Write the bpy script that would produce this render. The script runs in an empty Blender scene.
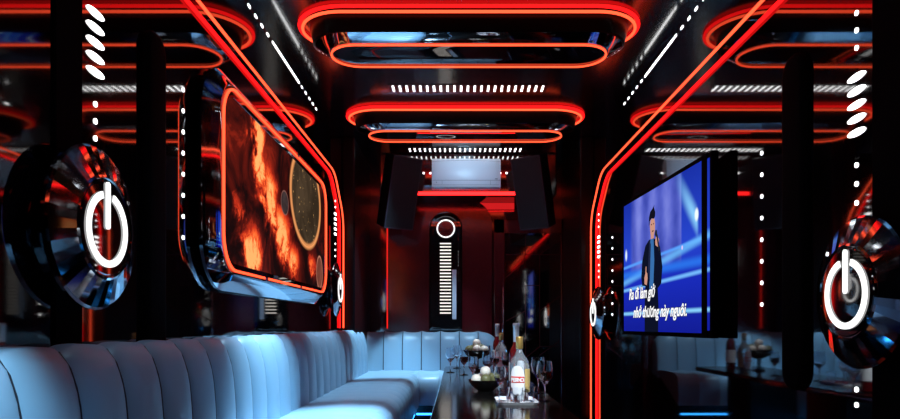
import bpy, bmesh, math, random
from mathutils import Vector, Matrix
random.seed(7)
sc = bpy.context.scene
COL = sc.collection
PI = math.pi
K = .67                       # room is scaled by this at the end, about the floor under the camera
EYE = 1.35
EYE_M = EYE*K                 # eye height in metres
WL, WR = -1.59, 1.89          # inner faces of the side walls
ZB = 10.75                      # back wall
ZF = -1.6                     # wall behind the camera
CEIL = EYE + 2.61

# ------------------------------------------------------------------ materials
def principled(name, col=(0, 0, 0), rough=.3, metal=0., ior=1.5, coat=0., trans=0., emit=None, es=0.):
    m = bpy.data.materials.new(name); m.use_nodes = True
    b = m.node_tree.nodes['Principled BSDF']
    b.inputs['Base Color'].default_value = (*col, 1)
    b.inputs['Roughness'].default_value = rough
    b.inputs['Metallic'].default_value = metal
    b.inputs['IOR'].default_value = ior
    b.inputs['Coat Weight'].default_value = coat
    b.inputs['Transmission Weight'].default_value = trans
    if emit:
        b.inputs['Emission Color'].default_value = (*emit, 1)
        b.inputs['Emission Strength'].default_value = es
    # a faint procedural unevenness of gloss
    nt = m.node_tree
    n = nt.nodes.new('ShaderNodeTexNoise'); n.inputs['Scale'].default_value = 9
    r = nt.nodes.new('ShaderNodeMapRange')
    r.inputs['To Min'].default_value = rough * .85; r.inputs['To Max'].default_value = min(1, rough * 1.15 + .002)
    nt.links.new(n.outputs['Fac'], r.inputs['Value']); nt.links.new(r.outputs['Result'], b.inputs['Roughness'])
    return m

def emission(name, col, s=1.):
    m = bpy.data.materials.new(name); m.use_nodes = True
    nt = m.node_tree; nt.nodes.clear()
    e = nt.nodes.new('ShaderNodeEmission'); o = nt.nodes.new('ShaderNodeOutputMaterial')
    e.inputs['Color'].default_value = (*col, 1); e.inputs['Strength'].default_value = s
    nt.links.new(e.outputs[0], o.inputs['Surface'])
    return m

M = {}
M['mirror'] = principled('black_mirror_glass', (.002, .002, .003), .035, ior=2.5)
M['ceil'] = principled('black_gloss_ceiling', (.002, .002, .003), .15, ior=2.6)
M['back'] = principled('dark_red_gloss', (.035, .003, .005), .07, ior=2.8)
M['redpanel'] = principled('oxblood_lacquer', (.08, .005, .008), .14, ior=2.2)
M['darkpanel'] = principled('charcoal_lacquer', (.010, .008, .012), .2, ior=1.5)
M['floor'] = principled('black_polished_floor', (.004, .004, .005), .08, ior=1.7)
M['matte'] = principled('matte_black', (.0025, .0025, .003), .7, ior=1.08)
M['satin'] = principled('satin_black', (.004, .004, .005), .22, ior=1.5)
M['chrome'] = principled('dark_chrome', (.62, .68, .75), .05, metal=1)
M['darkchrome'] = principled('black_chrome', (.40, .44, .50), .045, metal=1)
M['bright'] = principled('bright_chrome', (.8, .82, .85), .08, metal=1)
M['drum'] = principled('satin_black_drum', (.002, .002, .002), .3, ior=1.25)
M['column'] = principled('black_column', (.003, .003, .004), .3, ior=1.3)
M['discface'] = principled('disc_face_gloss', (.003, .003, .004), .03, ior=2.6)
M['leather'] = principled('pale_blue_leather', (.30, .46, .58), .36, ior=1.5)
M['piping'] = principled('dark_piping', (.02, .025, .035), .5)
M['orange'] = emission('neon_orange', (2.7, .20, .072), 1)
M['white'] = emission('led_white', (1, 1, 1), 5)
M['redglow'] = emission('red_reflection_glow', (2.2, .016, .018), 1)
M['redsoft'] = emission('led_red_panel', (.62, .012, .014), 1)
M['whitesym'] = emission('symbol_white', (1, 1, 1), 1.5)
M['redled'] = emission('led_red', (1, .012, .012), 6)
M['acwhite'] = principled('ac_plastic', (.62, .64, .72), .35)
M['acgrey'] = principled('ac_grey_plastic', (.22, .23, .28), .4)
M['grille'] = principled('speaker_grille', (.020, .020, .026), .5, ior=1.5)
M['spkbody'] = principled('speaker_cabinet', (.008, .008, .010), .35)
M['glass'] = principled('clear_glass', (.95, .97, 1), .01, ior=1.46, trans=1)
M['doorglass'] = principled('black_door_glass', (.002, .002, .003), .05, ior=3.6)
M['vodka'] = principled('pale_blue_glass', (.80, .90, .98), .02, ior=1.4, trans=.85)
M['wine'] = principled('dark_red_glass', (.09, .004, .006), .08, ior=1.5, coat=.5)
M['foil'] = principled('silver_foil', (.75, .76, .80), .3, metal=.6)
M['gold'] = principled('gold_foil', (.75, .48, .14), .3, metal=.8)
M['paper'] = principled('white_label', (.8, .8, .78), .5)
M['redpaper'] = principled('red_label', (.65, .03, .02), .5)
M['goldpaper'] = principled('gold_label', (.6, .42, .15), .5)
M['tray'] = principled('white_tray', (.9, .93, .96), .15)
M['bowl'] = principled('black_bowl', (.006, .006, .006), .12, ior=1.6)
M['fruitlight'] = principled('cream_fruit', (.75, .72, .62), .4)
M['fruitdark'] = principled('olive_fruit', (.13, .14, .06), .4)
M['amber'] = principled('amber_drink', (.25, .05, .03), .05, ior=1.4, trans=.5)
M['textwhite'] = emission('lyric_white', (1, 1, 1), 1.1)
M['textblack'] = emission('lyric_outline', (.004, .004, .02), 1)

# ------------------------------------------------------------------ geometry helpers
def V(x, y, h): return Vector((x, y, EYE + h))

class MB:
    def __init__(s): s.bm = bmesh.new()
    def faces(s, verts, faces, mi=0):
        vs = [s.bm.verts.new(v) for v in verts]
        out = []
        for f in faces:
            try:
                fc = s.bm.faces.new([vs[i] for i in f]); fc.material_index = mi; out.append(fc)
            except ValueError: pass
        return vs, out
    def box(s, a, b, bev=0., seg=2, mi=0):
        x0, x1 = sorted((a[0], b[0])); y0, y1 = sorted((a[1], b[1])); z0, z1 = sorted((a[2], b[2]))
        vs, fs = s.faces([(x0,y0,z0),(x1,y0,z0),(x1,y1,z0),(x0,y1,z0),(x0,y0,z1),(x1,y0,z1),(x1,y1,z1),(x0,y1,z1)],
                [(0,3,2,1),(4,5,6,7),(0,1,5,4),(1,2,6,5),(2,3,7,6),(3,0,4,7)], mi)
        if bev:
            es = list({e for f in fs for e in f.edges})
            bmesh.ops.bevel(s.bm, geom=es, offset=bev, segments=seg, affect='EDGES', profile=.5)
        return s
    def tube(s, pts, r, closed=False, n=8, caps=True, up=Vector((0,0,1))):
        pts = [Vector(p) for p in pts]; N = len(pts); rings = []
        prev = None
        for i, p in enumerate(pts):
            if closed: t = (pts[(i+1) % N] - pts[i-1])
            else: t = pts[min(i+1, N-1)] - pts[max(i-1, 0)]
            t.normalize()
            if prev is None:
                a = up if abs(t.dot(up)) < .95 else Vector((1,0,0))
                u = (a - t*a.dot(t)).normalized()
            else:
                u = (prev - t*prev.dot(t)).normalized()
            prev = u; w = t.cross(u)
            rr = r[i] if isinstance(r, (list, tuple)) else r
            rings.append([s.bm.verts.new(p + (u*math.cos(2*PI*k/n) + w*math.sin(2*PI*k/n))*rr) for k in range(n)])
        for i in range(N if closed else N-1):
            A, B = rings[i], rings[(i+1) % N]
            off = 0
            if closed and i == N-1:
                off = min(range(n), key=lambda o: (A[0].co - B[o].co).length)
            for k in range(n):
                s.bm.faces.new((A[k], A[(k+1) % n], B[(k+1+off) % n], B[(k+off) % n]))
        if not closed and caps:
            s.bm.faces.new(rings[0][::-1]); s.bm.faces.new(rings[-1])
        return s
    def rings(s, loops, cap0=True, cap1=True, mi=0):
        R = [[s.bm.verts.new(p) for p in L] for L in loops]; n = len(R[0])
        for A, B in zip(R, R[1:]):
            for k in range(n):
                f = s.bm.faces.new((A[k], A[(k+1) % n], B[(k+1) % n], B[k])); f.material_index = mi
        if cap0: s.bm.faces.new(R[0][::-1]).material_index = mi
        if cap1: s.bm.faces.new(R[-1]).material_index = mi
        return s
    def lathe(s, prof, c=(0,0,0), axis='z', n=32, cap0=True, cap1=True, mi=0):
        """prof: list of (radius, distance along axis)"""
        c = Vector(c); L = []
        for r, d in prof:
            ring = []
            for k in range(n):
                a = 2*PI*k/n
                if axis == 'z': ring.append(c + Vector((r*math.cos(a), r*math.sin(a), d)))
                elif axis == 'x': ring.append(c + Vector((d, r*math.cos(a), r*math.sin(a))))
                else: ring.append(c + Vector((r*math.sin(a), d, r*math.cos(a))))
            L.append(ring)
        return s.rings(L, cap0, cap1, mi)
    def prism(s, outline, vec, mi=0):
        vec = Vector(vec); o = [Vector(p) for p in outline]
        return s.rings([o, [p + vec for p in o]], mi=mi)
    def grid(s, pts, mi=0):
        R = [[s.bm.verts.new(p) for p in row] for row in pts]
        for A, B in zip(R, R[1:]):
            for k in range(len(A)-1):
                s.bm.faces.new((A[k], A[k+1], B[k+1], B[k])).material_index = mi
        return R
    def build(s, name, mat, parent=None, smooth=None, mats=None, origin=None, label=None):
        bmesh.ops.recalc_face_normals(s.bm, faces=s.bm.faces)
        me = bpy.data.meshes.new(name)
        if origin is not None:
            o = Vector(origin)
            for v in s.bm.verts: v.co -= o
        s.bm.to_mesh(me); s.bm.free()
        for mm in (mats or [mat]): me.materials.append(mm)
        ob = bpy.data.objects.new(name, me); COL.objects.link(ob)
        if origin is not None: ob.location = origin
        if smooth is not None:
            for p in me.polygons: p.use_smooth = True
            try: me.set_sharp_from_angle(angle=math.radians(smooth))
            except Exception: pass
        if parent is not None:
            ob.parent = parent
            if origin is None:
                ob.matrix_parent_inverse = Matrix.Translation(-Vector(parent.location))
                # meshes are written in world coordinates; bake the parent's place out
                ob.matrix_parent_inverse = Matrix.Identity(4)
                me.transform(Matrix.Translation(-Vector(parent.location)))
        if label: ob['label'] = label
        return ob

def tag(o, label, cat, group=None, kind=None):
    if label: o['label'] = label
    if cat: o['category'] = cat
    if group: o['group'] = group
    if kind: o['kind'] = kind
    return o
def thing(name, label, cat, loc, group=None):
    o = bpy.data.objects.new(name, None); COL.objects.link(o); o.location = loc; o.empty_display_size = .1
    return tag(o, label, cat, group)
def struct(o):
    o['kind'] = 'structure'; return o
def children(o): return [c for c in COL.objects if c.parent is o]
def copy_tree(o, parent=None, kids=None):
    kids = kids if kids is not None else children(o)
    c = o.copy(); COL.objects.link(c)
    if parent is not None: c.parent = parent
    for ch in kids:
        copy_tree(ch, c)
    return c
def dup(o, loc, label, rz=None, sc_=None):
    c = copy_tree(o); c.location = loc; c['label'] = label
    if rz is not None: c.rotation_euler.z = rz
    if sc_ is not None: c.scale = (sc_,)*3
    return c

def stadium(cx, cy, z, a, b, n=16):
    """stadium outline: half length a in X, half depth b in Y"""
    p = []
    for k in range(n+1):
        t = -PI/2 + PI*k/n; p.append(Vector((cx + a - b + b*math.cos(t), cy + b*math.sin(t), z)))
    for k in range(n+1):
        t = PI/2 + PI*k/n; p.append(Vector((cx - a + b + b*math.cos(t), cy + b*math.sin(t), z)))
    return p
def round_poly(pts, rad, n=8):
    """closed 2-D polygon with rounded corners"""
    out = []; N = len(pts)
    rad = rad if isinstance(rad, (list, tuple)) else [rad]*N
    for i in range(N):
        p = Vector(pts[i]); a = Vector(pts[i-1]); b = Vector(pts[(i+1) % N]); r = rad[i]
        if r <= 0: out.append(p.copy()); continue
        u = (a-p).normalized(); v = (b-p).normalized()
        ang = u.angle(v); d = r/math.tan(ang/2); c = p + (u+v).normalized()*(r/math.sin(ang/2))
        s = p+u*d; e = p+v*d
        for k in range(n+1):
            t = k/n; q = (s-c).lerp(e-c, t)
            out.append(c + q.normalized()*r)
    return out
def smooth_path(pts, r=.3, n=8):
    out = [Vector(pts[0])]
    for i in range(1, len(pts)-1):
        p = Vector(pts[i]); u = (Vector(pts[i-1])-p); v = (Vector(pts[i+1])-p)
        d = min(r, u.length*.45, v.length*.45); s = p+u.normalized()*d; e = p+v.normalized()*d
        for k in range(n+1):
            t = k/n; out.append(s*(1-t)**2 + p*2*t*(1-t) + e*t*t)
    out.append(Vector(pts[-1])); return out

def text_mesh(body, size, mat, M4, name, parent, offset=0., shear=0., extrude=.0008, align='LEFT'):
    cu = bpy.data.curves.new(name, 'FONT'); cu.body = body; cu.size = size; cu.offset = offset; cu.shear = shear
    cu.extrude = extrude; cu.align_x = align; cu.resolution_u = 3
    t = bpy.data.objects.new('tmp', cu); COL.objects.link(t)
    dg = bpy.context.evaluated_depsgraph_get(); me = bpy.data.meshes.new_from_object(t.evaluated_get(dg))
    bpy.data.objects.remove(t)
    me.materials.clear(); me.materials.append(mat); me.transform(M4)
    me.transform(Matrix.Translation(-Vector(parent.location)))
    o = bpy.data.objects.new(name, me); COL.objects.link(o); o.parent = parent
    return o

# ------------------------------------------------------------------ the room
def slab(name, a, b, mat, **k):
    return struct(MB().box(a, b, **k).build(name, mat))
T = .12
slab('floor', (WL-T, ZF-T, -T), (WR+T, ZB+T, 0), M['floor'])
slab('ceiling', (WL-T, ZF-T, CEIL), (WR+T, ZB+T, CEIL+T), M['ceil'])
slab('wall_left', (WL-T, ZF, 0), (WL, ZB, CEIL), M['mirror'])
slab('wall_right', (WR, ZF, 0), (WR+T, ZB, CEIL), M['mirror'])
slab('wall_back', (WL-T, ZB, 0), (WR+T, ZB+T, CEIL), M['back'])
slab('wall_front', (WL-T, ZF-T, 0), (WR+T, ZF, CEIL), M['satin'])
# matte black strips between the mirror panels
slab('trim_1', (WL, 2.60, 0), (WL+.012, 2.78, CEIL), M['matte'])
slab('trim_2', (WR-.012, 1.9, 0), (WR, 2.985, CEIL), M['matte'])
# corner trims at the back
slab('trim_3', (WL, 9.16, 0), (WL+.17, ZB, CEIL), M['column'], bev=.02)
slab('trim_4', (WR-.18, 9.16, 0), (WR, ZB, CEIL), M['column'], bev=.02)
# bulkhead over the back of the room
slab('trim_5', (-1.18, 10.05, EYE+1.98), (1.52, ZB, CEIL), M['back'], bev=.02)

# upright black posts with rounded ends on the mirrors
def post(x, side, y0, y1, z0, z1, label):
    o = [Vector((x, p[0], p[1])) for p in round_poly([(y0, z0), (y1, z0), (y1, z1), (y0, z1)], (y1-y0)*.45, 8)]
    mb = MB()
    cy, cz = (y0+y1)/2, (z0+z1)/2
    def inset(d, off): 
        return [Vector((x+side*off, cy+(p.y-cy)*(1-d/((y1-y0)/2)), cz+(p.z-cz)*(1-d/((z1-z0)/2)))) for p in o]
    mb.rings([inset(0, 0), inset(0, .022), inset(.010, .034), inset(.03, .038)])
    ob = mb.build('wall_pilaster', M['matte'], smooth=40, origin=(x, cy, z0))
    return tag(ob, label, 'pillar')
post(WL, 1, 3.33, 3.54, EYE-.42, EYE+1.52, 'upright black post with rounded ends on the left mirror wall beside the round medallion')
post(WR, -1, 3.55, 3.78, EYE-.36, EYE+1.50, 'upright black post with rounded ends on the right mirror wall between screen and medallion')

# ------------------------------------------------------------------ neon lines along the walls
def wall_neon(x, label):
    pts = [(x, -1.3, EYE+1.945), (x, 8.38, EYE+1.945), (x, 9.02, EYE+1.47), (x, 9.02, EYE-.04 if x < 0 else .06)]
    t = thing('neon_line', label, 'neon light', (x, 5, EYE+1.945), 'long orange neon lines on the walls')
    MB().tube(smooth_path(pts, .22), .0105, n=10).build('neon_tube', M['orange'], t, smooth=60)
    s = 1 if x > 0 else -1
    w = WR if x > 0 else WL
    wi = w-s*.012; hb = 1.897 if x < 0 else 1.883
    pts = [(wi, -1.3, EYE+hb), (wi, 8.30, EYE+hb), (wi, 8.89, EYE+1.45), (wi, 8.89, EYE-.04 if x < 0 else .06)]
    MB().tube(smooth_path(pts, .22), .0125, n=10).build('red_glow_tube', M['redglow'], t, smooth=60, label='deep red glow tube added on the wall where the orange line is mirrored')  # glowing tube added to carry the red reflection of the orange line
    w -= s*.003
    for k in range(8):
        y = -.6 + k*1.2
        MB().box((x, y-.008, EYE+1.94), (w, y+.008, EYE+1.95)).build('clip', M['darkchrome'], t)
    return t
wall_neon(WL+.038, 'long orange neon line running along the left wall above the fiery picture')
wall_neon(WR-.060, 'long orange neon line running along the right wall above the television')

# ------------------------------------------------------------------ ceiling pods
def pod(cy, label, group='stadium shaped ceiling pods'):
    cx = .103
    t = thing('ceiling_pod', label, 'ceiling light', (cx, cy, CEIL), group)
    L = [(1.40, .335, 0.), (1.36, .325, -.165), (1.34, .318, -.178)]
    MB().rings([stadium(cx, cy, CEIL+d, a, b) for a, b, d in L]).build('drum', M['drum'], t, smooth=35)
    L = [(1.34, .318, -.178), (1.232, .260, -.236), (1.208, .242, -.242), (1.19, .223, -.242)]
    MB().rings([stadium(cx, cy, CEIL+d, a, b) for a, b, d in L], cap0=False, cap1=False).build('bevelled_rim', M['darkchrome'], t, smooth=30)
    L = [(1.19, .223, -.239), (1.135, .169, -.230)]
    MB().rings([stadium(cx, cy, CEIL+d, a, b) for a, b, d in L], cap0=False).build('base_panel', M['discface'], t, smooth=30)
    MB().tube(stadium(cx, cy, CEIL-.039, 1.45, .387, 24), .0125, closed=True, n=8).build('neon_ring', M['orange'], t, smooth=60, label='wide orange neon ring under the ceiling')
    MB().tube(stadium(cx, cy, CEIL-.251, 1.202, .235, 24), .0080, closed=True, n=8).build('neon_ring', M['orange'], t, smooth=60, label='narrow orange neon loop round the underside')
    MB().tube(stadium(cx, cy, CEIL-.018, 1.475, .438, 24), .015, closed=True, n=8).build('red_glow_ring', M['redglow'], t, smooth=60, label='deep red glow ring added on the ceiling where the orange ring is mirrored')  # added glowing ring, thickens the red reflection of the orange ring
    for sx in (-1, 1):
        for k in (-.02, .02):
            MB().tube([(cx+sx*1.244+k, cy-.326, CEIL), (cx+sx*1.244+k, cy-.393, CEIL-.048)], .003, n=6).build('hanger', M['bright'], t)
    return t
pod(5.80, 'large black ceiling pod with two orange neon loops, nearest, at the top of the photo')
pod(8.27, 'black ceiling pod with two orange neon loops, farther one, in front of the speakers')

# ------------------------------------------------------------------ LED rows on the ceiling
def dash_row(y, label, n=23):
    t = thing('ceiling_light_row', label, 'ceiling light', (.12, y, CEIL), 'rows of short white light dashes')
    x0, x1 = .12-.82, .12+.82
    MB().box((x0-.05, y-.12, CEIL), (x1+.05, y+.12, CEIL-.006), bev=.002).build('housing', M['satin'], t)
    first = None
    for k in range(n):
        x = x0 + (x1-x0)*k/(n-1)
        if first is None:
            first = MB().box((x-.010, y-.085, CEIL-.006), (x+.010, y+.085, CEIL-.009)).build('light_dash', M['white'], t)
        else:
            c = first.copy(); COL.objects.link(c); c.parent = t; c.location.x += x-x0
    return t
dash_row(7.27, 'row of short white light dashes across the ceiling between the two pods')
dash_row(9.82, 'row of short white light dashes across the ceiling just above the air conditioner')

def edge_line(x, h, label):
    s = 1 if x < 0 else -1
    t = thing('wall_light_line', label, 'wall light', (x, 6.0, EYE+h), 'white light lines high on the walls')
    z = EYE+h
    MB().box((x, 4.65, z-.018), (x+s*.005, 7.45, z+.018)).build('housing', M['satin'], t)
    MB().box((x, 5.74, z-.0095), (x+s*.009, 6.62, z+.0095)).build('light_bar', M['white'], t)
    ys = [4.70+.165*k for k in range(7)] + [6.74+.17*k for k in range(5)]
    first = None
    for y in ys:
        if first is None:
            y0 = y; first = MB().box((x, y-.026, z-.0085), (x+s*.009, y+.026, z+.0085)).build('light_dash', M['white'], t)
        else:
            c = first.copy(); COL.objects.link(c); c.parent = t; c.location.y += y-y0
    return t
edge_line(WL, 2.43, 'thin white light line with dashes high on the left wall near the ceiling')
edge_line(WR, 2.49, 'thin white light line with dashes high on the right wall near the ceiling')

# ------------------------------------------------------------------ LED columns on the walls
def led_column(x, y, hs_dots, hs_slots, label, dr=.012, group='columns of white light dots on the walls'):
    s = 1 if x < 0 else -1
    t = thing('wall_light_column', label, 'wall light', (x, y, EYE+min(hs_dots)), group)
    d0 = None
    for h in hs_dots:
        if d0 is None:
            h0 = h
            d0 = MB().lathe([(dr, 0), (dr, s*.004), (dr*.7, s*.006)], (x, y, EYE+h), 'x', 14).build('light_dot', M['white'], t, smooth=50)
        else:
            c = d0.copy(); COL.objects.link(c); c.parent = t; c.location.z += h-h0
    s0 = None
    for h in hs_slots:
        if s0 is None:
            h0 = h
            o = [Vector((x, y+.068*math.cos(a), EYE+h+.0165*math.sin(a))) for a in [2*PI*q/28 for q in range(28)]]
            s0 = MB().prism(o, (s*.005, 0, 0)).build('light_slot', M['white'], t, smooth=50)
        else:
            c = s0.copy(); COL.objects.link(c); c.parent = t; c.location.z += h-h0
    return t
led_column(WL, 2.90, [.97, .895, .82, -.24, -.32], [1.37-.065*k for k in range(5)],
    'column of slanting white slots and dots above the large left medallion')
led_column(WR, 3.12, [1.475, 1.393, 1.31, .756, .667, .577, -.305, -.378], [1.172-.0655*k for k in range(5)],
    'column of slanting white slots and dots above and below the large right medallion')
led_column(WL, 3.83, [1.365-.1225*k for k in range(8)], [], 'straight column of white dots on the left wall near the fiery picture')
led_column(WR, 4.09, [1.065-.134*k for k in range(8)], [], 'straight column of white dots on the right wall just past the television')
led_column(WR, 8.02, [1.065-.134*k for k in range(8)], [], 'small distant column of white dots on the right wall behind the television')
led_column(WL, 8.62, [1.70, 1.62, 1.54, 1.06, .98, .90], [1.45-.0655*k for k in range(5)], 'small distant column of white slots on the left wall beyond the fiery picture')
led_column(WR, 8.80, [1.475, 1.393, 1.31, .80, .72, .64], [1.172-.0655*k for k in range(5)], 'small distant column of white slots on the right wall over the far medallion')

# ------------------------------------------------------------------ round medallions with the power symbol
def medallion(x, y, h, k, label, proud=.13):
    """k: +1 on the left wall (facing +X), -1 on the right"""
    c = (x, y, EYE+h); R = .338
    t = thing('wall_medallion', label, 'wall light', c, 'round wall medallions with power symbol')
    p = proud
    # stepped, faceted body
    MB().lathe([(.24, 0), (.26, k*p*.22), (.31, k*p*.34), (R, k*p*.46), (R+.004, k*p*.60)], c, 'x', 48, cap1=False).build('back_shell', M['darkchrome'], t, smooth=30)
    MB().lathe([(R+.004, k*p*.60), (R-.006, k*p*.66), (.218, k*p*.96), (.208, k*p*1.0)], c, 'x', 44, cap0=False, cap1=False).build('bevelled_ring', M['chrome'], t)
    MB().lathe([(.208, k*p), (.203, k*(p-.006)), (.198, k*(p-.006)), (.193, k*p*.98), (.0, k*p*.98)], c, 'x', 48, cap0=False, cap1=False).build('face_plate', M['discface'], t, smooth=30)
    # power symbol: open ring and a bar
    ro, ri, g = .158, .130, math.radians(17)
    n = 56; X0 = x+k*p*.985; X1 = X0+k*.007; outl = []
    for i in range(n+1):
        a = PI/2+g+(2*PI-2*g)*i/n; outl.append((ro*math.cos(a), ro*math.sin(a)))
    mb = MB(); prev = None
    rg = []
    for i in range(n+1):
        a = PI/2+g+(2*PI-2*g)*i/n
        rg.append([Vector((X, y+r*math.cos(a), EYE+h-.006+r*math.sin(a))) for r, X in ((ri, X0), (ro, X0), (ro, X1), (ri, X1))])
    mb.rings(rg)
    o = [Vector((X0, y+q[0], EYE+h+q[1])) for q in round_poly([(-.0135, -.005), (.0135, -.005), (.0135, .192), (-.0135, .192)], .0130, 6)]
    mb.prism(o, (k*.007, 0, 0))
    mb.build('power_symbol', M['whitesym'], t, smooth=40)
    for i in range(10):       # small fins behind the rim
        pass
    return t
medallion(WL, 2.76, .405, 1, 'large round black medallion with glowing white power symbol on the left wall above the sofa')
medallion(WR, 2.95, .145, -1, 'large round black medallion with glowing white power symbol at the right edge of the photo', proud=.155)
medallion(WL, 8.28, .45, 1, 'small distant power symbol medallion on the left wall beyond the fiery picture')
medallion(WR, 8.45, .15, -1, 'small distant power symbol medallion on the right wall left of the television', proud=.15)

# ------------------------------------------------------------------ shader arithmetic
class NX:
    """tiny helper: builds math nodes from python expressions"""
    def __init__(s, nt): s.nt = nt
    def m(s, op, a, b=None, c=None, clamp=False):
        n = s.nt.nodes.new('ShaderNodeMath'); n.operation = op; n.use_clamp = clamp
        for i, v in enumerate((a, b, c)):
            if v is None: continue
            if isinstance(v, (int, float)): n.inputs[i].default_value = v
            else: s.nt.links.new(v, n.inputs[i])
        return n.outputs[0]
    def sstep(s, v, e0, e1, t0=0., t1=1.):
        n = s.nt.nodes.new('ShaderNodeMapRange'); n.interpolation_type = 'SMOOTHSTEP'
        s.nt.links.new(v, n.inputs['Value'])
        n.inputs['From Min'].default_value = e0; n.inputs['From Max'].default_value = e1
        n.inputs['To Min'].default_value = t0; n.inputs['To Max'].default_value = t1
        return n.outputs['Result']
    def dist(s, u, v, cu, cv, su=1., sv=1.):
        a = s.m('MULTIPLY', s.m('SUBTRACT', u, cu), 1/su); b = s.m('MULTIPLY', s.m('SUBTRACT', v, cv), 1/sv)
        return s.m('SQRT', s.m('ADD', s.m('MULTIPLY', a, a), s.m('MULTIPLY', b, b)))
    def mix(s, f, a, b):
        n = s.nt.nodes.new('ShaderNodeMix'); n.data_type = 'RGBA'
        for sock, v in ((n.inputs[0], f), (n.inputs[6], a), (n.inputs[7], b)):
            if isinstance(v, (int, float)): sock.default_value = v
            elif isinstance(v, tuple): sock.default_value = (*v, 1)
            else: s.nt.links.new(v, sock)
        return n.outputs[2]
    def noise(s, vec, scale, detail=6, rough=.6, dist=0.):
        n = s.nt.nodes.new('ShaderNodeTexNoise'); s.nt.links.new(vec, n.inputs['Vector'])
        n.inputs['Scale'].default_value = scale; n.inputs['Detail'].default_value = detail
        n.inputs['Roughness'].default_value = rough; n.inputs['Distortion'].default_value = dist
        return n.outputs['Fac']
    def ramp(s, f, stops):
        n = s.nt.nodes.new('ShaderNodeValToRGB'); s.nt.links.new(f, n.inputs['Fac'])
        cr = n.color_ramp
        while len(cr.elements) < len(stops): cr.elements.new(.5)
        for e, (p, c) in zip(cr.elements, stops): e.position = p; e.color = (*c, 1)
        return n.outputs['Color']
def canvas(name, strength=1.0, gloss=False):
    m = bpy.data.materials.new(name); m.use_nodes = True; nt = m.node_tree
    b = nt.nodes['Principled BSDF']; b.inputs['Base Color'].default_value = (.004, .004, .004, 1)
    b.inputs['Roughness'].default_value = .12; b.inputs['Emission Strength'].default_value = strength
    tc = nt.nodes.new('ShaderNodeTexCoord'); sep = nt.nodes.new('ShaderNodeSeparateXYZ')
    vm = nt.nodes.new('ShaderNodeVectorMath'); vm.operation = 'SCALE'; vm.inputs['Scale'].default_value = 1/K
    nt.links.new(tc.outputs['Object'], vm.inputs[0]); nt.links.new(vm.outputs[0], sep.inputs[0])
    b.inputs['Specular IOR Level'].default_value = .0
    return m, nt, NX(nt), vm.outputs[0], sep.outputs['Y'], sep.outputs['Z'], b.inputs['Emission Color']

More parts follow.
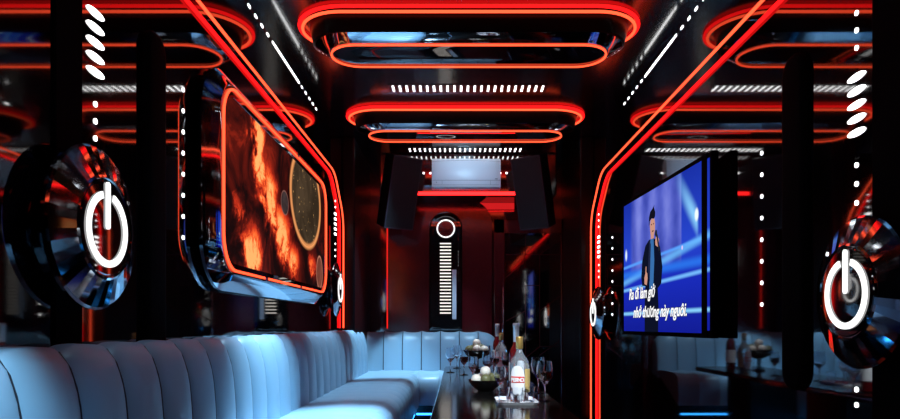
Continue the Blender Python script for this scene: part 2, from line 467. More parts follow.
# ------------------------------------------------------------------ the fiery picture
def picture():
    XF = WL+.13; y0, y1, h0, h1 = 4.11, 7.33, .355, 1.535
    t = thing('wall_picture', 'large backlit picture of fiery planets in a rounded orange neon frame', 'picture', (WL, 5.72, EYE+.23))
    def loop(grow, X, r):
        return [Vector((X, p[0], p[1])) for p in round_poly([(y0-grow, EYE+h0-grow), (y1+grow, EYE+h0-grow), (y1+grow, EYE+h1+grow), (y0-grow, EYE+h1+grow)], r, 10)]
    MB().rings([loop(.07, WL, .30), loop(.13, WL+.03, .36), loop(.13, WL+.05, .36)], cap1=False).build('back_box', M['darkchrome'], t, smooth=30)
    MB().rings([loop(.13, WL+.05, .36), loop(.035, XF-.004, .26), loop(.02, XF, .24)], cap0=False, cap1=False).build('bevelled_frame', M['chrome'], t, smooth=30)
    MB().rings([loop(.02, XF, .24), loop(-.045, XF-.002, .18), loop(-.05, XF-.008, .18)], cap0=False, cap1=False).build('inner_frame', M['discface'], t, smooth=30)
    MB().tube(loop(0, XF+.008, .23), .0085, closed=True, n=8).build('neon_outline', M['orange'], t, smooth=60)
    m, nt, N, pos, y, z, out = canvas('fiery_space_picture', 1.0)
    # object coordinates are metres from the picture's centre
    U = N.m('ADD', y, 5.72); H = N.m('ADD', z, .945)
    n1 = N.noise(pos, 2.3, 9, .62, .6); n2 = N.noise(pos, 8, 9, .75, 1.0)
    warpU = N.m('ADD', U, N.m('MULTIPLY', N.m('SUBTRACT', n1, .5), .9))
    warpH = N.m('ADD', H, N.m('MULTIPLY', N.m('SUBTRACT', n2, .5), .35))
    def blob(cu, ch, ru, rh, k=1.): return N.sstep(N.dist(warpU, warpH, cu, ch, ru, rh), 1.35, .15, 0, k)
    fire = blob(4.95, 1.30, .17, .34)
    for q in (blob(5.20, .98, .24, .26), blob(5.55, .74, .30, .24), blob(4.72, .52, .26, .24), blob(5.90, .58, .30, .16, .75), blob(6.7, .60, .25, .12, .5), blob(4.40, .78, .12, .10, .45)):
        fire = N.m('MAXIMUM', fire, q)
    fire = N.m('MULTIPLY', fire, N.sstep(n2, .30, .62, .45, 1.35))
    fire = N.m('ADD', fire, N.m('MULTIPLY', N.sstep(n1, .42, .72), .34), clamp=True)
    col = N.ramp(fire, [(0, (.010, .003, .003)), (.25, (.11, .008, .005)), (.48, (.62, .035, .012)), (.72, (1.1, .15, .03)), (1, (1.3, .48, .15))])
    def planet(col, cu, cv, ru, rv, body, rim, lights=False):
        dd = N.dist(U, H, cu, cv, ru, rv)
        inside = N.sstep(dd, 1.0, .975)
        bcol = N.mix(N.sstep(n1, .4, .65), body, tuple(x*2.2 for x in body))
        if lights: bcol = N.mix(N.sstep(N.noise(pos, 22, 3, .6), .66, .72), bcol, (1.0, .55, .18))
        edge = N.m('MULTIPLY', N.sstep(dd, .90, 1.0), inside)
        bcol = N.mix(edge, bcol, rim)
        col = N.mix(inside, col, bcol)
        return N.mix(N.m('MULTIPLY', N.sstep(dd, 1.10, 1.0), N.m('SUBTRACT', 1.0, inside)), col, rim)
    col = planet(col, 6.44, 1.22, .62, .45, (.035, .022, .012), (.95, .36, .12), True)
    col = planet(col, 5.62, 1.04, .12, .10, (.03, .02, .02), (.25, .10, .08))
    col = planet(col, 7.04, .56, .15, .17, (.14, .04, .025), (.6, .22, .14))
    nt.links.new(col, out)
    MB().rings([loop(-.045, XF-.009, .18), loop(-.045, XF-.006, .18)]).build('picture_panel', m, t, origin=None)
    o = [c_ for c_ in children(t) if c_.name.startswith('picture_panel')][0]
    # move its origin to the picture's centre so that the pattern sits right
    me = o.data; sh = Vector((0, 0, EYE+.945-(EYE+.23))); me.transform(Matrix.Translation(-sh)); o.location = sh
    for hz, yy in ((1.545, 6.0), (.345, 5.0), (.345, 6.1)):
        MB().box((XF-.002, yy-.03, EYE+hz-.016), (XF+.022, yy+.03, EYE+hz+.016), bev=.003).build('tube_clip', M['bright'], t)
picture()

# ------------------------------------------------------------------ the television
def television():
    A = Vector((1.70, 6.72, 0)); B = Vector((1.795, 4.83, 0))        # far and near lower corners (plan)
    u = (B-A).normalized(); nrm = Vector((0, 0, 1)).cross(u) * 1      # check sign below
    if nrm.x > 0: nrm = -nrm
    L = (B-A).length; H0, H1 = -.06, 1.205
    t = thing('television', 'wall mounted television showing a singer in a dark suit on a blue stage with lyrics', 'television', (WR-.02, 5.8, EYE-.06))
    def S(s, h, off=0.): return Vector((A.x, A.y, EYE)) + u*s + Vector((0, 0, h)) + nrm*off
    def panel(s0, s1, a0, a1, o0, o1): 
        p = [S(s0, a0, o0), S(s1, a0, o0), S(s1, a1, o0), S(s0, a1, o0)]
        return p, [q + nrm*(o1-o0) for q in p]
    def slabp(name, mat, s0, s1, a0, a1, o0, o1, **k):
        p, q = panel(s0, s1, a0, a1, o0, o1); return MB().rings([p, q]).build(name, mat, t, **k)
    slabp('cabinet', M['matte'], -.03, L+.17, H0-.035, H1+.03, -.045, -.004)
    # picture plane shader in object coordinates of the thing
    m, nt, N, pos, y, z, out = canvas('stage_picture', 1.0)
    U = N.m('SUBTRACT', N.m('SUBTRACT', 6.72, 5.8), y)      # 0 at the far edge, about L at the near edge
    H = z                                              # 0 at the bottom edge
    W = N.m('MULTIPLY', U, 1/L)
    Hn = N.m('MULTIPLY', H, 1/(H1-H0))
    base = N.ramp(Hn, [(0, (.006, .012, .30)), (.35, (.010, .025, .50)), (.55, (.02, .06, .62)), (1, (.01, .03, .38))])
    # pale curtains behind the singer
    cur = N.m('SINE', N.m('MULTIPLY', U, 17)); nz = N.noise(pos, 2.0, 3)
    curt = N.ramp(N.m('ADD', N.m('MULTIPLY', cur, .18), nz), [(.2, (.04, .06, .40)), (.5, (.10, .13, .60)), (.9, (.24, .28, .80))])
    mask = N.m('MULTIPLY', N.sstep(Hn, .42, .50), N.m('MULTIPLY', N.sstep(W, .10, .16), N.sstep(W, .80, .78)))
    col = N.mix(mask, base, curt)
    # light streaks on the stage steps
    def line(col, h, sl, w, c, k=1.):
        d = N.m('ABSOLUTE', N.m('SUBTRACT', Hn, N.m('ADD', N.m('MULTIPLY', W, sl), h)))
        return N.mix(N.m('MULTIPLY', N.sstep(d, w, 0), k), col, c)
    col = line(col, .135, .0, .022, (.25, .65, 1.0)); col = line(col, .32, .04, .022, (.18, .5, 1.0))
    col = line(col, .50, .05, .020, (.10, .35, 1.0)); col = line(col, .66-.28, .17, .045, (.15, .5, 1.0), .8)
    col = line(col, .44, -.02, .05, (.03, .25, 1.0), .6)
    # lamp beam, upper right
    ax = N.m('SUBTRACT', Hn, N.m('ADD', .66, N.m('MULTIPLY', N.m('SUBTRACT', .95, W), 1.5)))
    beam = N.m('MULTIPLY', N.sstep(N.m('ABSOLUTE', ax), .12, .0), N.sstep(W, .70, .93))
    beam = N.m('MULTIPLY', beam, N.sstep(W, .97, .94))
    col = N.mix(beam, col, (.25, .62, 1.0))
    col = N.mix(N.sstep(N.dist(W, Hn, .945, .70, .022, .045), 1.1, .5), col, (.9, 1.0, 1.0))
    col = N.mix(N.sstep(N.dist(W, Hn, .80, .53, .010, .016), 1.1, .5), col, (.8, .6, 1.0))
    col = N.mix(N.sstep(N.dist(W, Hn, .04, .60, .02, .05), 1.2, .4), col, (.7, .85, 1.0))
    nt.links.new(col, out)
    slabp('screen', m, 0, L, H0, H1, -.004, .0)
    slabp('edge_reflection', m, L+.085, L+.14, H0+.02, H1-.01, -.004, .0, label='narrow glowing blue strip added as a reflection of the screen past the black upright')  # glowing strip stands in for the screen mirrored beside the bezel
    for nm, a in (('bezel', (-.03, 0, H0-.035, H1+.03)), ('bezel', (L, L+.085, H0-.035, H1+.03)), ('bezel', (L+.14, L+.17, H0-.035, H1+.03)), ('bezel', (0, L, H0-.035, H0)), ('bezel', (0, L, H1, H1+.03))):
        slabp(nm, M['matte'], *a, -.004, .006)
    slabp('wall_bracket', M['matte'], L*.35, L*.65, .35, .8, -.12, -.045)
    # the singer, flat on the screen
    # coordinates: w (0..1 across), g (0..1 up)
    def poly(pts, off, mb, mi):
        P = [S(a*L, H0+(H1-H0)*b, off) for a, b in pts]
        mb.rings([P, [q+nrm*.0006 for q in P]], mi=mi)
    cols = [('suit', (.004, .006, .02)), ('skin', (.62, .30, .22)), ('hair', (.006, .006, .012)), ('shirt', (.04, .16, .42)), ('lapel', (.015, .02, .06)), ('mic', (.02, .02, .03))]
    mm = [emission('screen_'+n, c, 1) for n, c in cols]
    mb = MB()
    # body: jacket
    poly([(.335,0),(.52,0),(.525,.18),(.515,.30),(.56,.33),(.575,.44),(.545,.58),(.50,.635),(.455,.66),(.395,.655),(.345,.62),(.30,.52),(.285,.40),(.30,.335),(.345,.33),(.335,.2)], .001, mb, 0)
    poly([(.405,.30),(.455,.30),(.47,.50),(.46,.655),(.42,.66),(.405,.5)], .0017, mb, 3)
    poly([(.385,.45),(.41,.35),(.425,.62),(.405,.655)], .0024, mb, 4)
    poly([(.425,.655),(.465,.655),(.468,.72),(.425,.72)], .0031, mb, 1)
    # head
    poly([(.418,.72),(.425,.685),(.445,.668),(.468,.675),(.482,.71),(.484,.755),(.475,.79),(.45,.80),(.425,.79),(.414,.755)], .0038, mb, 1)
    poly([(.405,.74),(.412,.785),(.44,.80),(.465,.79),(.485,.80),(.488,.83),(.470,.87),(.478,.885),(.45,.865),(.42,.85),(.403,.815),(.400,.77)], .0045, mb, 2)
    poly([(.432,.752),(.443,.752),(.443,.759),(.432,.759)], .0050, mb, 2); poly([(.460,.752),(.471,.752),(.471,.759),(.460,.759)], .0050, mb, 2)
    poly([(.445,.703),(.466,.703),(.464,.711),(.447,.711)], .0050, mb, 2)
    # hand and microphone
    poly([(.492,.60),(.532,.58),(.538,.63),(.520,.66),(.497,.66),(.488,.63)], .0050, mb, 1)
    poly([(.505,.66),(.535,.55),(.550,.56),(.52,.67)], .0056, mb, 5)
    poly([(.482,.675),(.500,.655),(.518,.668),(.510,.705),(.490,.705)], .0062, mb, 5)
    # pointing hand, left
    poly([(.340,.345),(.372,.335),(.383,.385),(.378,.42),(.366,.43),(.366,.47),(.357,.47),(.352,.42),(.338,.39)], .0050, mb, 1)
    mb.build('singer_image', mm[0], t, mats=mm)
    # lyrics, two lines
    def lyric(txt, w0, g0, size, stretch=1.0):
        for mat, off, d in ((M['textblack'], .006, .045), (M['textwhite'], .0075, .014)):
            o = S(w0*L, H0+(H1-H0)*g0, off)
            mtx = Matrix.Translation(o) @ Matrix((( *u, ), ( 0, 0, 1), (*nrm, ))).transposed().to_4x4() @ Matrix.Scale(stretch, 4, (1, 0, 0))
            text_mesh(txt, size, mat, mtx, 'lyric_line' if mat is M['textwhite'] else 'lyric_outline', t, offset=d*size*.55*4 if 0 else d*size, shear=.28)
    lyric('Ra đi làm giờ', .10, .245, .150, .90)
    lyric('nhớ thương này nguôi.', .17, .105, .145, .98)
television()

# ------------------------------------------------------------------ the channel-tufted sofa
def sofa():
    t = thing('corner_sofa', 'long pale blue channel tufted leather sofa running along the left wall and across the back', 'sofa', (WL+.5, 4.8, 0))
    pitch = .329
    def puff(v, amp, pw=2.6):
        f = (v/pitch) % 1.0; return amp*(1-abs(2*f-1)**pw)
    def resample(pr, n):
        P = smooth_path([(x, 0, z) for x, z in pr], .09, 6)
        L = [0]
        for a, b in zip(P, P[1:]): L.append(L[-1]+(b-a).length)
        out = []
        for k in range(n+1):
            d = L[-1]*k/n; i = 0
            while i < len(P)-2 and L[i+1] < d: i += 1
            q = P[i].lerp(P[i+1], (d-L[i])/max(1e-9, L[i+1]-L[i])); out.append(Vector((q.x, q.z)))
        nr = []
        for i in range(len(out)):
            tg = (out[min(i+1, n)]-out[max(i-1, 0)]).normalized(); nr.append(Vector((-tg.y, tg.x)))
        return out, nr
    us = [0, .012, .03, .07, .14, .25, .38, .5, .62, .75, .86, .93, .97, .988]
    def run(prof, s0, n_ch, amp, place, nt=26, flip=1, ramp_t=None):
        P, Nn = resample(prof, nt); rows = []
        for c in range(n_ch):
            for uu in us + ([1.0] if c == n_ch-1 else []):
                s = s0+(c+uu)*pitch; a = amp*(1-abs(2*uu-1)**3.2)
                row = []
                for j, (p, q) in enumerate(zip(P, Nn)):
                    k = ramp_t(j/nt) if ramp_t else 1.
                    row.append(place(p.x+flip*q.x*a*k, p.y+flip*q.y*a*k, s))
                rows.append(row)
        return rows
    # left run: profile in (X, z), from the wall over the top and down to the seat
    back = [(-1.545, .60), (-1.545, 1.17), (-1.53, 1.255), (-1.44, 1.25), (-1.385, 1.10), (-1.365, .88), (-1.36, .55)]
    s0 = 2.087-pitch*5
    nL = 29
    mb = MB(); mb.grid(run(back, s0, nL, .030, lambda x, z, s: Vector((x, s, z))))
    mb.build('backrest', M['leather'], t, smooth=50)
    seat = [(-1.45, .61), (-1.35, .645), (-.95, .667), (-.66, .655), (-.56, .59), (-.54, .45), (-.56, .20)]
    mb = MB(); mb.grid(run(seat, s0, nL, .018, lambda x, z, s: Vector((x, s, z)), ramp_t=lambda k: .2+.8*min(1, max(0, (k-.45)/.3))))
    mb.build('seat_cushion', M['leather'], t, smooth=50)
    def seams(prof, place, ss, name):
        P, _ = resample(prof, 20); mb = MB()
        for q in ss: mb.tube([place(p.x, p.y, q) for p in P], .0065, n=6)
        mb.build(name, M['piping'], t, smooth=60)
    seams(back, lambda x, z, q: Vector((x, q, z)), [s0+k*pitch for k in range(nL+1)], 'piping')
    # back run: profile in (depth from face, z)
    pitch_b = .297
    bp = [(10.63, .60), (10.63, 1.18), (10.56, 1.26), (10.46, 1.255), (10.36, 1.14), (10.32, .92), (10.30, .52)]
    P, Nn = resample(bp, 26); rows = []
    nb = 7; x0 = .63-nb*pitch_b
    for c in range(nb):
        for uu in us + ([1.0] if c == nb-1 else []):
            s = x0+(c+uu)*pitch_b; a = .024*(1-abs(2*uu-1)**3.2)
            e = max(0, (s-(x0+nb*pitch_b-.22))/.22); e = 1-math.sqrt(max(0, 1-e*e))      # rounded right end
            rows.append([Vector((s, p.x+q.x*a+.08*e, (p.y+q.y*a)-(.20*e*max(0, (p.y-.6)/.65)))) for p, q in zip(P, Nn)])
    mb = MB(); R = mb.grid(rows); mb.bm.faces.new(R[-1]); mb.build('backrest', M['leather'], t, smooth=50)
    seams(bp, lambda d, z, q: Vector((q, d, z)), [x0+k*pitch_b for k in range(1, nb)], 'piping')
    sp = [(10.38, .61), (10.28, .65), (9.90, .664), (9.52, .655), (9.40, .59), (9.38, .45), (9.40, .20)]
    P, Nn = resample(sp, 22); rows = []
    for c in range(nb):
        for uu in us + ([1.0] if c == nb-1 else []):
            s = x0+(c+uu)*pitch_b; a = .016*(1-abs(2*uu-1)**3.2)
            rows.append([Vector((s, p.x+q.x*a, p.y+q.y*a)) for p, q in zip(P, Nn)])
    mb = MB(); R = mb.grid(rows); mb.bm.faces.new(R[-1]); mb.build('seat_cushion', M['leather'], t, smooth=50)
    # plinth
    MB().box((-1.56, s0+.02, 0), (-.62, 10.6, .58), bev=.01).build('plinth', M['satin'], t)
    MB().box((-.66, 9.48, 0), (x0+nb*pitch_b-.03, 10.6, .58), bev=.01).build('plinth', M['satin'], t)
    MB().box((-.62, 3.0, .06), (-.60, 9.45, .085)).build('light_strip', M['blueled'], t, label='cold blue light strip near the floor')
    MB().box((-.58, 9.455, .06), (x0+nb*pitch_b-.06, 9.475, .085)).build('light_strip', M['blueled'], t, label='cold blue light strip near the floor')
M['blueled'] = emission('led_blue', (.03, .35, 1.0), 5)
sofa()

# ------------------------------------------------------------------ back of the room: positions and sizes scaled about the camera eye
def tilt_speaker(cx, cy, ch, yaw, label):
    t = thing('wall_speaker', label, 'speaker', (cx, cy, EYE+ch), 'pair of tilted loudspeakers')
    w, d, h = .235, .205, .52
    q = MB()
    o = round_poly([(-w, -d), (w, -d), (w*.72, d), (-w*.72, d)], .02, 3)
    q.rings([[Vector((p[0], p[1], z)) for p in o] for z in (-h, h)])
    body = q.build('cabinet', M['spkbody']); body.parent = t
    g = MB().box((-w+.012, -d-.012, -h+.015), (w-.012, -d+.002, h-.015), bev=.006).build('grille', None, mats=[grille_mat()]); g.parent = t
    f = MB()
    for a, b in (((-w, -d-.014, -h), (-w+.014, -d+.004, h)), ((w-.014, -d-.014, -h), (w, -d+.004, h)), ((-w, -d-.014, -h), (w, -d+.004, -h+.016)), ((-w, -d-.014, h-.016), (w, -d+.004, h))):
        f.box(a, b, bev=.003)
    f = f.build('front_frame', M['spkframe']); f.parent = t
    b = MB().tube([(0, d-.02, .1), (0, d+.25, .16)], .02).build('bracket', M['satin']); b.parent = t
    t.rotation_euler = (math.radians(17), 0, yaw)
    return t
_g = []
def grille_mat():
    if _g: return _g[0]
    m = principled('perforated_grille', (.010, .010, .013), .5)
    nt = m.node_tree; w = nt.nodes.new('ShaderNodeTexVoronoi'); w.inputs['Scale'].default_value = 120
    bp = nt.nodes.new('ShaderNodeBump'); bp.inputs['Strength'].default_value = .4; bp.inputs['Distance'].default_value = .003
    nt.links.new(w.outputs['Distance'], bp.inputs['Height']); nt.links.new(bp.outputs['Normal'], nt.nodes['Principled BSDF'].inputs['Normal'])
    _g.append(m); return m
M['spkframe'] = principled('speaker_edge', (.035, .030, .045), .35)
tilt_speaker(-.888, 9.76, 1.97, math.radians(33), 'black tilted loudspeaker hung left of the air conditioner')
tilt_speaker(1.166, 9.76, 1.97, math.radians(-33), 'black tilted loudspeaker hung right of the air conditioner')

def aircon():
    y1 = 10.05; X0, X1 = -.375, .652; z0, z1 = EYE+2.035, EYE+2.492
    t = thing('air_conditioner', 'white split air conditioner mounted between the two speakers', 'air conditioner', ((X0+X1)/2, y1, z0))
    prof = [(y1, z0+.02), (y1-.13, z0), (y1-.185, z0+.03), (y1-.20, z0+.12), (y1-.20, z1-.06), (y1-.18, z1-.012), (y1-.15, z1), (y1, z1)]
    pr = [Vector((0, a, b)) for a, b in prof]
    def ring(x, k=1.): 
        c = Vector((0, y1-.1, (z0+z1)/2)); return [Vector((x, c.y+(p.y-c.y)*k, c.z+(p.z-c.z)*k)) for p in pr]
    MB().rings([ring(X0, .97), ring(X0+.012), ring(X1-.012), ring(X1, .97)]).build('body', M['acwhite'], t, smooth=35)
    # front cover with gently arched top seam
    mb = MB(); pts = []
    zs = z1-.052
    rows = []
    for k in range(25):
        x = X0+.01+(X1-X0-.02)*k/24; c = 1-(2*k/24-1)**2
        rows.append(Vector((x, y1-.203, zs+.016*c)))
    mb.tube(rows, .0022, n=6).build('top_seam', M['acgrey'], t)
    MB().box((X0+.008, y1-.2045, z0+.122), (X1-.008, y1-.2005, z0+.128)).build('panel_seam', M['acgrey'], t)
    MB().box((X0+.02, y1-.195, z0+.058), (X1-.02, y1-.192, z0+.062)).build('louver_seam', M['acgrey'], t)
    MB().box((X0+.15, y1-.2015, z0+.06), (X0+.154, y1-.190, z0+.12)).build('panel_seam', M['acgrey'], t)
    MB().box((X1-.154, y1-.2015, z0+.06), (X1-.15, y1-.190, z0+.12)).build('panel_seam', M['acgrey'], t)
    MB().box((X1-.085, y1-.2035, z0+.138), (X1-.045, y1-.2005, z0+.152)).build('badge', M['acgrey'], t)
    MB().lathe([(.008, 0), (.008, -.004)], (X0+.07, y1-.198, z0+.095), 'y', 12).build('button', M['acgrey'], t)
aircon()

def dot_row():
    t = thing('wall_light_row', 'short row of white dots on the bulkhead behind the air conditioner', 'wall light', (.1, 10.05, EYE+2.313))
    xs = [-.505+.097*k for k in range(15)]
    d0 = None
    for x in xs:
        if -.36 < x < .62: continue
        if d0 is None:
            x0 = x; d0 = MB().lathe([(.014, 0), (.014, -.004)], (x, 10.05, EYE+2.313), 'y', 12).build('light_dot', M['white'], t)
        else:
            c = d0.copy(); COL.objects.link(c); c.parent = t; c.location.x += x-x0
dot_row()
tag(MB().box((-.66, 10.025, EYE+1.975), (.99, 10.048, EYE+2.025), bev=.004).build('light_strip', M['redled'], origin=(.13, 10.04, EYE+2.005)),
    'red light strip along the lower edge of the bulkhead under the air conditioner', 'light strip', 'red light strips at the back')
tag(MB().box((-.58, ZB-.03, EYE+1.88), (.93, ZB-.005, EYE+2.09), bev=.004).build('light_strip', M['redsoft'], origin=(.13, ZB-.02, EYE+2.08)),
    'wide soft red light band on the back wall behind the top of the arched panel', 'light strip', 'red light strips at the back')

def back_panels():
    o = round_poly([(-1.11, .02), (.57, .02), (.57, EYE+2.03), (-1.11, EYE+2.03)], [.01, .01, .40, .40], 10)
    ob = MB().rings([[Vector((p[0], ZB, p[1])) for p in o], [Vector((p[0], ZB-.07, p[1])) for p in o], [Vector((p[0]*.995-.001, ZB-.08, p[1]*.997)) for p in o]]).build('wall_panel', M['redpanel'], smooth=35, origin=(-.2, ZB, 0))
    tag(ob, 'tall dark red glossy wall panel with a rounded top behind the sofa', 'wall panel')
    # pill shaped fixture with ring and rungs
    cx = -.18; y = ZB-.08
    t = thing('wall_lamp', 'black pill shaped wall lamp with a white ring over a ladder of light bars', 'wall light', (cx, y, EYE-.06))
    def pill(hw, z0, z1, yy):
        return [Vector((cx+p[0], yy, p[1])) for p in round_poly([(-hw, EYE+z0), (hw, EYE+z0), (hw, EYE+z1), (-hw, EYE+z1)], [.02, .02, hw*.98, hw*.98], 10)]
    MB().rings([pill(.263, -.09, 1.82, y), pill(.263, -.09, 1.82, y-.058), pill(.245, -.07, 1.80, y-.07), pill(.204, -.035, 1.75, y-.07), pill(.198, -.023, 1.74, y-.052)]).build('housing', M['discface'], t, smooth=30)
    MB().tube([Vector((cx+.138*math.cos(a), y-.072, EYE+1.548+.138*math.sin(a))) for a in [2*PI*k/32 for k in range(32)]], .010, closed=True, n=8).build('light_ring', M['whitesym'], t, smooth=60)
    MB().lathe([(.123, -.052), (.117, -.067), (.0005, -.070)], (cx, y, EYE+1.548), 'y', 32, cap1=False).build('ring_disc', M['redpanel'], t, smooth=40)
    first = None; n = 22
    for k in range(n):
        z = EYE+1.31-k*.0532
        if first is None:
            z0 = z; first = MB().box((cx-.095, y-.062, z-.010), (cx+.085, y-.052, z+.010), bev=.003).build('light_bar', M['barwhite'], t)
        else:
            c = first.copy(); COL.objects.link(c); c.parent = t; c.location.z += z-z0
    MB().box((cx+.105, y-.060, EYE+.093), (cx+.170, y-.052, EYE+.89), bev=.003).build('reflection_bar', M['acwhite'], t)  # pale bar put in place of a reflection on the housing
M['barwhite'] = emission('bar_white', (1, .93, .86), 1.2)
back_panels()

M['inlay'] = principled('wine_inlay', (.14, .02, .03), .3, metal=.5)
def door():
    X0, X1, zt = .60, 1.71, EYE+1.71
    a0, a1, b1 = .77, 1.68, 1.48          # glass: left, right, top above the eye
    mb = MB(); y = ZB
    d = bpy.data.objects.new('door_1', None); COL.objects.link(d); d.location = (1.25, ZB, 0); d['kind'] = 'structure'
    mb.box((X0, y-.09, 0), (a0, y, zt), bev=.008); mb.box((a1, y-.09, 0), (X1, y, zt), bev=.008); mb.box((X0, y-.09, EYE+b1), (X1, y, zt), bev=.008)
    mb.build('door_surround', M['redpanel'], d)
    MB().box((a0, y-.05, 0.01), (a1, y-.03, EYE+b1)).build('door_glass', M['doorglass'], d)
    f = MB(); f.box((a0, y-.065, 0), (a0+.022, y-.028, EYE+b1)); f.box((a1-.016, y-.065, 0), (a1, y-.028, EYE+b1)); f.box((a0, y-.065, EYE+b1-.018), (a1, y-.028, EYE+b1))
    f.build('door_frame', M['darkchrome'], d)
    L = [((.79, 1.14), (1.70, 1.14)), ((1.11, 1.46), (1.11, 1.14)), ((.79, .77), (1.07, 1.00)), ((1.07, 1.00), (1.11, 1.14)), ((1.34, 1.14), (1.70, 1.40)),
         ((1.34, 1.14), (1.34, -.35)), ((1.11, .64), (1.34, .64)), ((1.11, .64), (1.11, -1.05)), ((1.34, .23), (1.70, .49)), ((.79, .06), (1.11, .23)), ((1.34, -.35), (1.05, -.58)), ((1.34, -.35), (1.70, -.35)), ((1.34, -.49), (1.70, -.23))]
    g = MB()
    for (a, b), (c, e) in L: g.tube([(a, y-.052, EYE+b), (c, y-.052, EYE+e)], .005, n=6)
    g.build('glass_inlay', M['inlay'], d)
    h = MB(); h.tube([(.74, y-.19, EYE-1.10), (.74, y-.19, EYE+.60)], .016, n=12)
    for z in (-.85, .45): h.tube([(.74, y-.19, EYE+z), (.74, y-.085, EYE+z)], .010, n=8)
    h.build('door_handle', M['chrome'], d, smooth=40)
door()
# narrow red light line left of the arched panel
tag(MB().box((-1.135, ZB-.10, 1.29), (-1.119, ZB-.085, EYE+1.60)).build('light_strip', M['dimred'] if 'dimred' in M else emission('dim_red', (.9, .02, .015), 1.0), origin=(-1.127, ZB-.09, 1.29)),
    'thin upright red light line on the back wall under the left loudspeaker', 'light strip', 'red light strips at the back')

# ------------------------------------------------------------------ table and what stands on it (these are drawn in metres)
ROOM = list(COL.objects)
TZ = EYE_M-.36
def table():
    t = thing('coffee_table', 'long black glossy table with chrome edge in front of the sofa', 'table', (.18, 3.9, 0))
    o = round_poly([(-.10, 2.1), (.47, 2.1), (.47, 5.75), (-.10, 5.75)], .06, 6)
    MB().rings([[Vector((p[0], p[1], z)) for p in o] for z in (TZ-.035, TZ)]).build('tabletop', M['bowl'], t, smooth=30)
    MB().tube([Vector((p[0], p[1], TZ-.017)) for p in o], .008, closed=True, n=6).build('edge_trim', M['chrome'], t, smooth=60)
    for y in (2.7, 3.9, 5.1):
        MB().box((.0, y-.2, 0), (.37, y+.2, TZ-.035), bev=.02).build('pedestal', M['satin'], t)
table()

def vodka(loc, label):
    t = thing('liquor_bottle', label, 'bottle', loc, 'clear liquor bottles with gold caps')
    x, y, z = loc
    def sq(r, zz, p=.35): 
        return [Vector((x+r*math.copysign(abs(math.cos(a))**(1-p), math.cos(a)), y+r*math.copysign(abs(math.sin(a))**(1-p), math.sin(a)), z+zz)) for a in [2*PI*(k+.5)/24 for k in range(24)]]
    MB().rings([sq(.036, 0, .3), sq(.042, .006, .3), sq(.045, .10, .3), sq(.046, .165, .3), sq(.040, .190, .25), sq(.022, .215, .1), sq(.0145, .235, 0), sq(.0135, .25, 0)]).build('bottle_glass', M['vodka'], t, smooth=50)
    MB().lathe([(.0165, .243), (.0175, .247), (.0175, .295), (.016, .30)], loc, n=20).build('cap', M['gold'], t, smooth=40)
    def lab(name, mat, z0, z1, a0, a1, r, oval=False):
        mb = MB(); L = []; n = 16
        for k in range(n+1):
            a = a0+(a1-a0)*k/n; e = 1.0
            if oval: e = math.sqrt(max(.02, 1-(2*k/n-1)**2))**.6
            zm = (z0+z1)/2; h = (z1-z0)/2*e
            L.append([Vector((x+q*math.sin(a), y-q*math.cos(a), z+zm+v)) for q, v in ((r-.0015, -h), (r, -h), (r, h), (r-.0015, h))])
        mb.rings(L); return mb.build(name, mat, t)
    lab('front_label', M['paper'], .025, .165, -1.0, .40, .0505, True)
    lab('name_band', M['redpaper'], .085, .115, -.97, .37, .0515)
    lab('side_label', M['goldpaper'], .04, .15, .45, 1.25, .0505)
    for i, ch in enumerate('PERNO'):
        a = -.80+.235*i
        mtx = Matrix.Translation((x+.0525*math.sin(a), y-.0525*math.cos(a), z+.090)) @ Matrix.Rotation(a, 4, 'Z') @ Matrix.Rotation(PI/2, 4, 'X')
        text_mesh(ch, .026, M['paper'], mtx, 'letter', t, offset=.0012, extrude=.0004, align='CENTER')
    return t
vodka((.296, 3.13, TZ+.0045), 'clear liquor bottle with gold cap and red banded label, nearest on the table')
vodka((.337, 5.05, TZ), 'clear liquor bottle with gold cap standing farther back on the table')

def wine(loc, label):
    t = thing('wine_bottle', label, 'bottle', loc, 'dark red bottles with silver foil necks')
    MB().lathe([(.030, 0), (.037, .005), (.038, .19), (.033, .225), (.018, .255), (.0145, .275)], loc, n=24).build('bottle_glass', M['wine'], t, smooth=40)
    MB().lathe([(.0155, .262), (.0160, .35), (.0175, .352), (.0175, .366), (.015, .370)], loc, n=20).build('foil_neck', M['foil'], t, smooth=40)
    MB().lathe([(.0392, .06), (.0392, .16)], loc, n=24, cap0=False, cap1=False).build('label', M['paper'], t, smooth=40)
    return t
wine((.318, 3.55, TZ), 'dark red bottle with silver foil neck right behind the nearest liquor bottle')
wine((.325, 5.32, TZ), 'dark red bottle with silver foil neck, farthest bottle on the table')

def glass(loc, label, s=1.0, drink=None):
    t = thing('wine_glass', label, 'glass', loc, 'stemmed glasses on the table')
    MB().lathe([(.033*s, 0), (.033*s, .003), (.006, .008), (.004, .03), (.004, .075*s), (.012, .085*s), (.034*s, .11*s), (.039*s, .145*s), (.033*s, .19*s),
                (.0315*s, .19*s), (.037*s, .145*s), (.032*s, .112*s), (.010, .09*s), (.0005, .087*s)], loc, n=24, cap1=False).build('glass_bowl', M['glass'], t, smooth=50)
    if drink:
        MB().lathe([(.009*s, .0915*s), (.031*s, .113*s), (.0355*s, .138*s), (.0005, .138*s)], loc, n=20, cap1=False).build('drink', M['amber'], t, smooth=50)
    return t
glass((.415, 3.12, TZ), 'stemmed glass standing right of the nearest liquor bottle', 1.0, True)
glass((.43, 3.5, TZ), 'stemmed glass at the right edge of the table', 1.0)
glass((.215, 3.30, TZ), 'stemmed glass left of the nearest liquor bottle', .8)
glass((.20, 4.25, TZ), 'stemmed glass between the lower fruit bowl and the bottles', 1.0)
glass((.27, 4.7, TZ), 'stemmed glass just in front of the farther liquor bottle', .9, True)
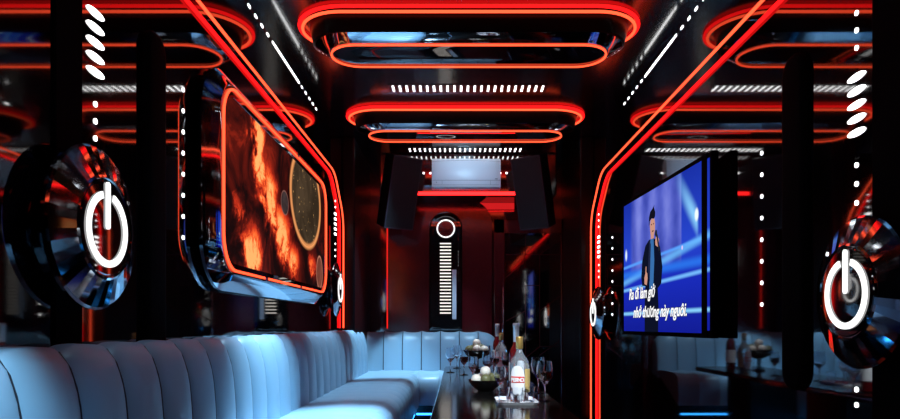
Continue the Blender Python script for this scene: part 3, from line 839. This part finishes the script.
glass((-.05, 5.0, TZ), 'stemmed glass at the left end, beside the farther fruit bowl', 1.0)
glass((.0, 5.5, TZ), 'stemmed glass behind the farther fruit bowl on the left', 1.0)
glass((.24, 5.45, TZ), 'stemmed glass behind the farther fruit bowl on the right', 1.0, True)
glass((.17, 5.62, TZ), 'farthest stemmed glass at the end of the table', 1.0)

glass((.05, 4.75, TZ), 'stemmed glass with a drink on the left side of the table between the two bowls', .95, True)
glass((.10, 4.15, TZ), 'small empty stemmed glass behind the nearer fruit bowl', .85)
glass((.33, 4.35, TZ), 'stemmed glass with a drink behind the nearest dark red bottle', .95, True)

def tumbler(loc, label):
    return tag(MB().lathe([(.022, 0), (.028, .07), (.0265, .07), (.0205, .006), (.0005, .006)], loc, n=20, cap1=False).build('shot_glass', M['glass'], smooth=40, origin=loc), label, 'glass', 'shot glasses on the tray')
def tray(cx, cy, w, l, label):
    o1 = round_poly([(cx-w, cy-l), (cx+w, cy-l), (cx+w, cy+l), (cx-w, cy+l)], .03, 5)
    def sc2(k, z): return [Vector((cx+(p[0]-cx)*k, cy+(p[1]-cy)*k, z)) for p in o1]
    tag(MB().rings([sc2(.93, TZ), sc2(1, TZ+.012), sc2(.97, TZ+.012), sc2(.92, TZ+.004)]).build('serving_tray', M['tray'], smooth=30, origin=(cx, cy, TZ)), label, 'tray')
tray(.275, 3.08, .095, .13, 'white serving tray with shot glasses in front of the nearest liquor bottle')
tray(.20, 4.0, .075, .14, 'white serving tray between the near fruit bowl and the bottles')
for i, (x, y, lb) in enumerate([(.215, 3.04, 'shot glass on the nearest tray, leftmost'), (.275, 3.02, 'shot glass on the nearest tray, in the middle'), (.335, 3.05, 'shot glass on the nearest tray, rightmost')]):
    tumbler((x, y, TZ+.004), lb)
for x, y, lb in [(.17, 3.95, 'shot glass on the farther tray, front'), (.23, 4.06, 'shot glass on the farther tray, rear')]:
    tumbler((x, y, TZ+.004), lb)

def bowl(loc, r, foot, label):
    f = foot
    pr = [(r*.42, 0), (r*.45, .006)] + ([(.016, .016), (.013, f-.01)] if f > .03 else []) + [(r*.45, f+.004), (r*.78, f+.028), (r, f+.062), (r*.97, f+.063), (r*.75, f+.034), (r*.4, f+.014), (.0005, f+.012)]
    return tag(MB().lathe(pr, loc, n=32, cap1=False).build('fruit_bowl', M['bowl'], smooth=40, origin=loc), label, 'bowl', 'black fruit bowls')
def fruit(x, y, z, r, dark, label, grp):
    prof = [(max(.0005, r*math.sin(PI*k/12)*(1+.04*math.cos(PI*k/6))), -r*math.cos(PI*k/12)*.95) for k in range(13)]
    t = thing('fruit', label, 'fruit', (x, y, z), grp)
    MB().lathe(prof, (x, y, z), n=20, cap0=False, cap1=False).build('flesh', M['fruitdark' if dark else 'fruitlight'], t, smooth=60)
    MB().tube([(x, y, z+r*.88), (x+.003, y, z+r*1.15)], .0018, n=6).build('stem', M['piping'], t)
bx, by = .155, 5.2
bowl((bx, by, TZ), .112, .10, 'black footed bowl of round fruit, farther one, near the sofa corner')
for dx, dy, dz, dk, lb in [(-.065, -.03, .075, 1, 'dark fruit at the left of the farther bowl'), (.0, -.06, .08, 0, 'cream fruit at the front of the farther bowl'), (.065, -.02, .075, 0, 'cream fruit at the right of the farther bowl'),
                       (-.03, .05, .08, 1, 'dark fruit at the back left of the farther bowl'), (.04, .055, .085, 1, 'dark fruit at the back right of the farther bowl'), (.0, .0, .125, 0, 'cream fruit on top of the farther bowl')]:
    fruit(bx+dx*.92, by+dy*.92, TZ+dz+.092, .034, dk, lb, 'round fruit in the farther bowl')
bx, by = .155, 3.60
bowl((bx, by, TZ), .095, .0, 'black bowl of round fruit, nearer one, left of the bottles')
for dx, dy, dz, dk, lb in [(-.05, -.02, .066, 0, 'cream fruit at the left of the nearer bowl'), (.0, -.045, .068, 1, 'dark fruit at the front of the nearer bowl'), (.052, -.01, .066, 1, 'dark fruit at the right of the nearer bowl'),
                       (-.02, .045, .068, 0, 'cream fruit at the back left of the nearer bowl'), (.035, .04, .07, 1, 'dark fruit at the back right of the nearer bowl'), (.0, .0, .108, 0, 'cream fruit on top of the nearer bowl')]:
    fruit(bx+dx, by+dy, TZ+dz, .029, dk, lb, 'round fruit in the nearer bowl')

# ------------------------------------------------------------------ lights of the room and added fill spots
def spot(loc, to, power, size=70, blend=.6, col=(.42, .74, 1.0), rad=.05):
    l = bpy.data.lights.new('downlight_or_fill', 'SPOT'); l.energy = power; l.spot_size = math.radians(size); l.spot_blend = blend; l.color = col
    l.shadow_soft_size = rad
    o = bpy.data.objects.new('downlight_or_fill', l); COL.objects.link(o); o.location = loc
    o.rotation_euler = (Vector(to)-Vector(loc)).to_track_quat('-Z', 'Y').to_euler()
    return o
zc = CEIL-.03
spot((-.80, 1.3, zc), (-1.25, 1.50, .7), 1000, 33, rad=.1)
spot((-.75, 5.2, zc), (-.88, 4.70, .6), 1900, 40, blend=.9, rad=.12)
spot((-.85, 9.1, zc), (-1.0, 9.5, .6), 900, 42)
spot((.0, 9.0, zc), (-.1, 10.4, .9), 300, 36)
spot((-.75, 7.2, zc), (-.95, 7.0, .6), 420, 44, rad=.12)
spot((-.70, 3.2, zc), (-1.1, 3.3, .6), 35, 46)  # added weak fill for the dark stretch of sofa
spot((.13, 8.85, zc), (.14, 10.0, EYE+2.2), 60, 70, rad=.15)  # added front light to brighten the air conditioner
spot((.60, 1.6, zc), (.46, 4.9, TZ/K+.15), 1500, 15, col=(.80, .9, 1))  # added front light to brighten the bottles and their labels
spot((.25, 7.3, zc), (.34, 7.8, TZ/K), 400, 24, col=(.75, .88, 1))
# ------------------------------------------------------------------ world and camera
w = bpy.data.worlds.new('World'); sc.world = w; w.use_nodes = True
w.node_tree.nodes['Background'].inputs['Color'].default_value = (.0, .0, .0, 1)
cam = bpy.data.cameras.new('Camera'); co = bpy.data.objects.new('Camera', cam); COL.objects.link(co)
co.location = (0, 0, EYE_M); co.rotation_euler = (PI/2, 0, 0)
cam.sensor_width = 36; cam.lens = 660/900*36; cam.shift_x = -7/900; cam.shift_y = 115.5/900
cam.clip_start = .05; cam.clip_end = 100
sc.camera = co
# ------------------------------------------------------------------ room scaled down to metres about the floor under the camera
done = set()
for o in ROOM + [o for o in COL.objects if o.type == 'LIGHT']:
    o.location = o.location*K
    if o.type == 'MESH' and o.data.name not in done:
        done.add(o.data.name); o.data.transform(Matrix.Scale(K, 4))
    elif o.type == 'LIGHT':
        o.data.energy *= K*K; o.data.shadow_soft_size *= K
vs = sc.view_settings
vs.view_transform = 'Standard'; vs.look = 'None'; vs.exposure = 0; vs.gamma = 1; vs.use_curve_mapping = False
cy = sc.cycles
cy.max_bounces = 12; cy.glossy_bounces = 8; cy.transmission_bounces = 8; cy.diffuse_bounces = 3
cy.sample_clamp_indirect = 8; cy.caustics_refractive = False; cy.blur_glossy = .3
cy.use_denoising = True
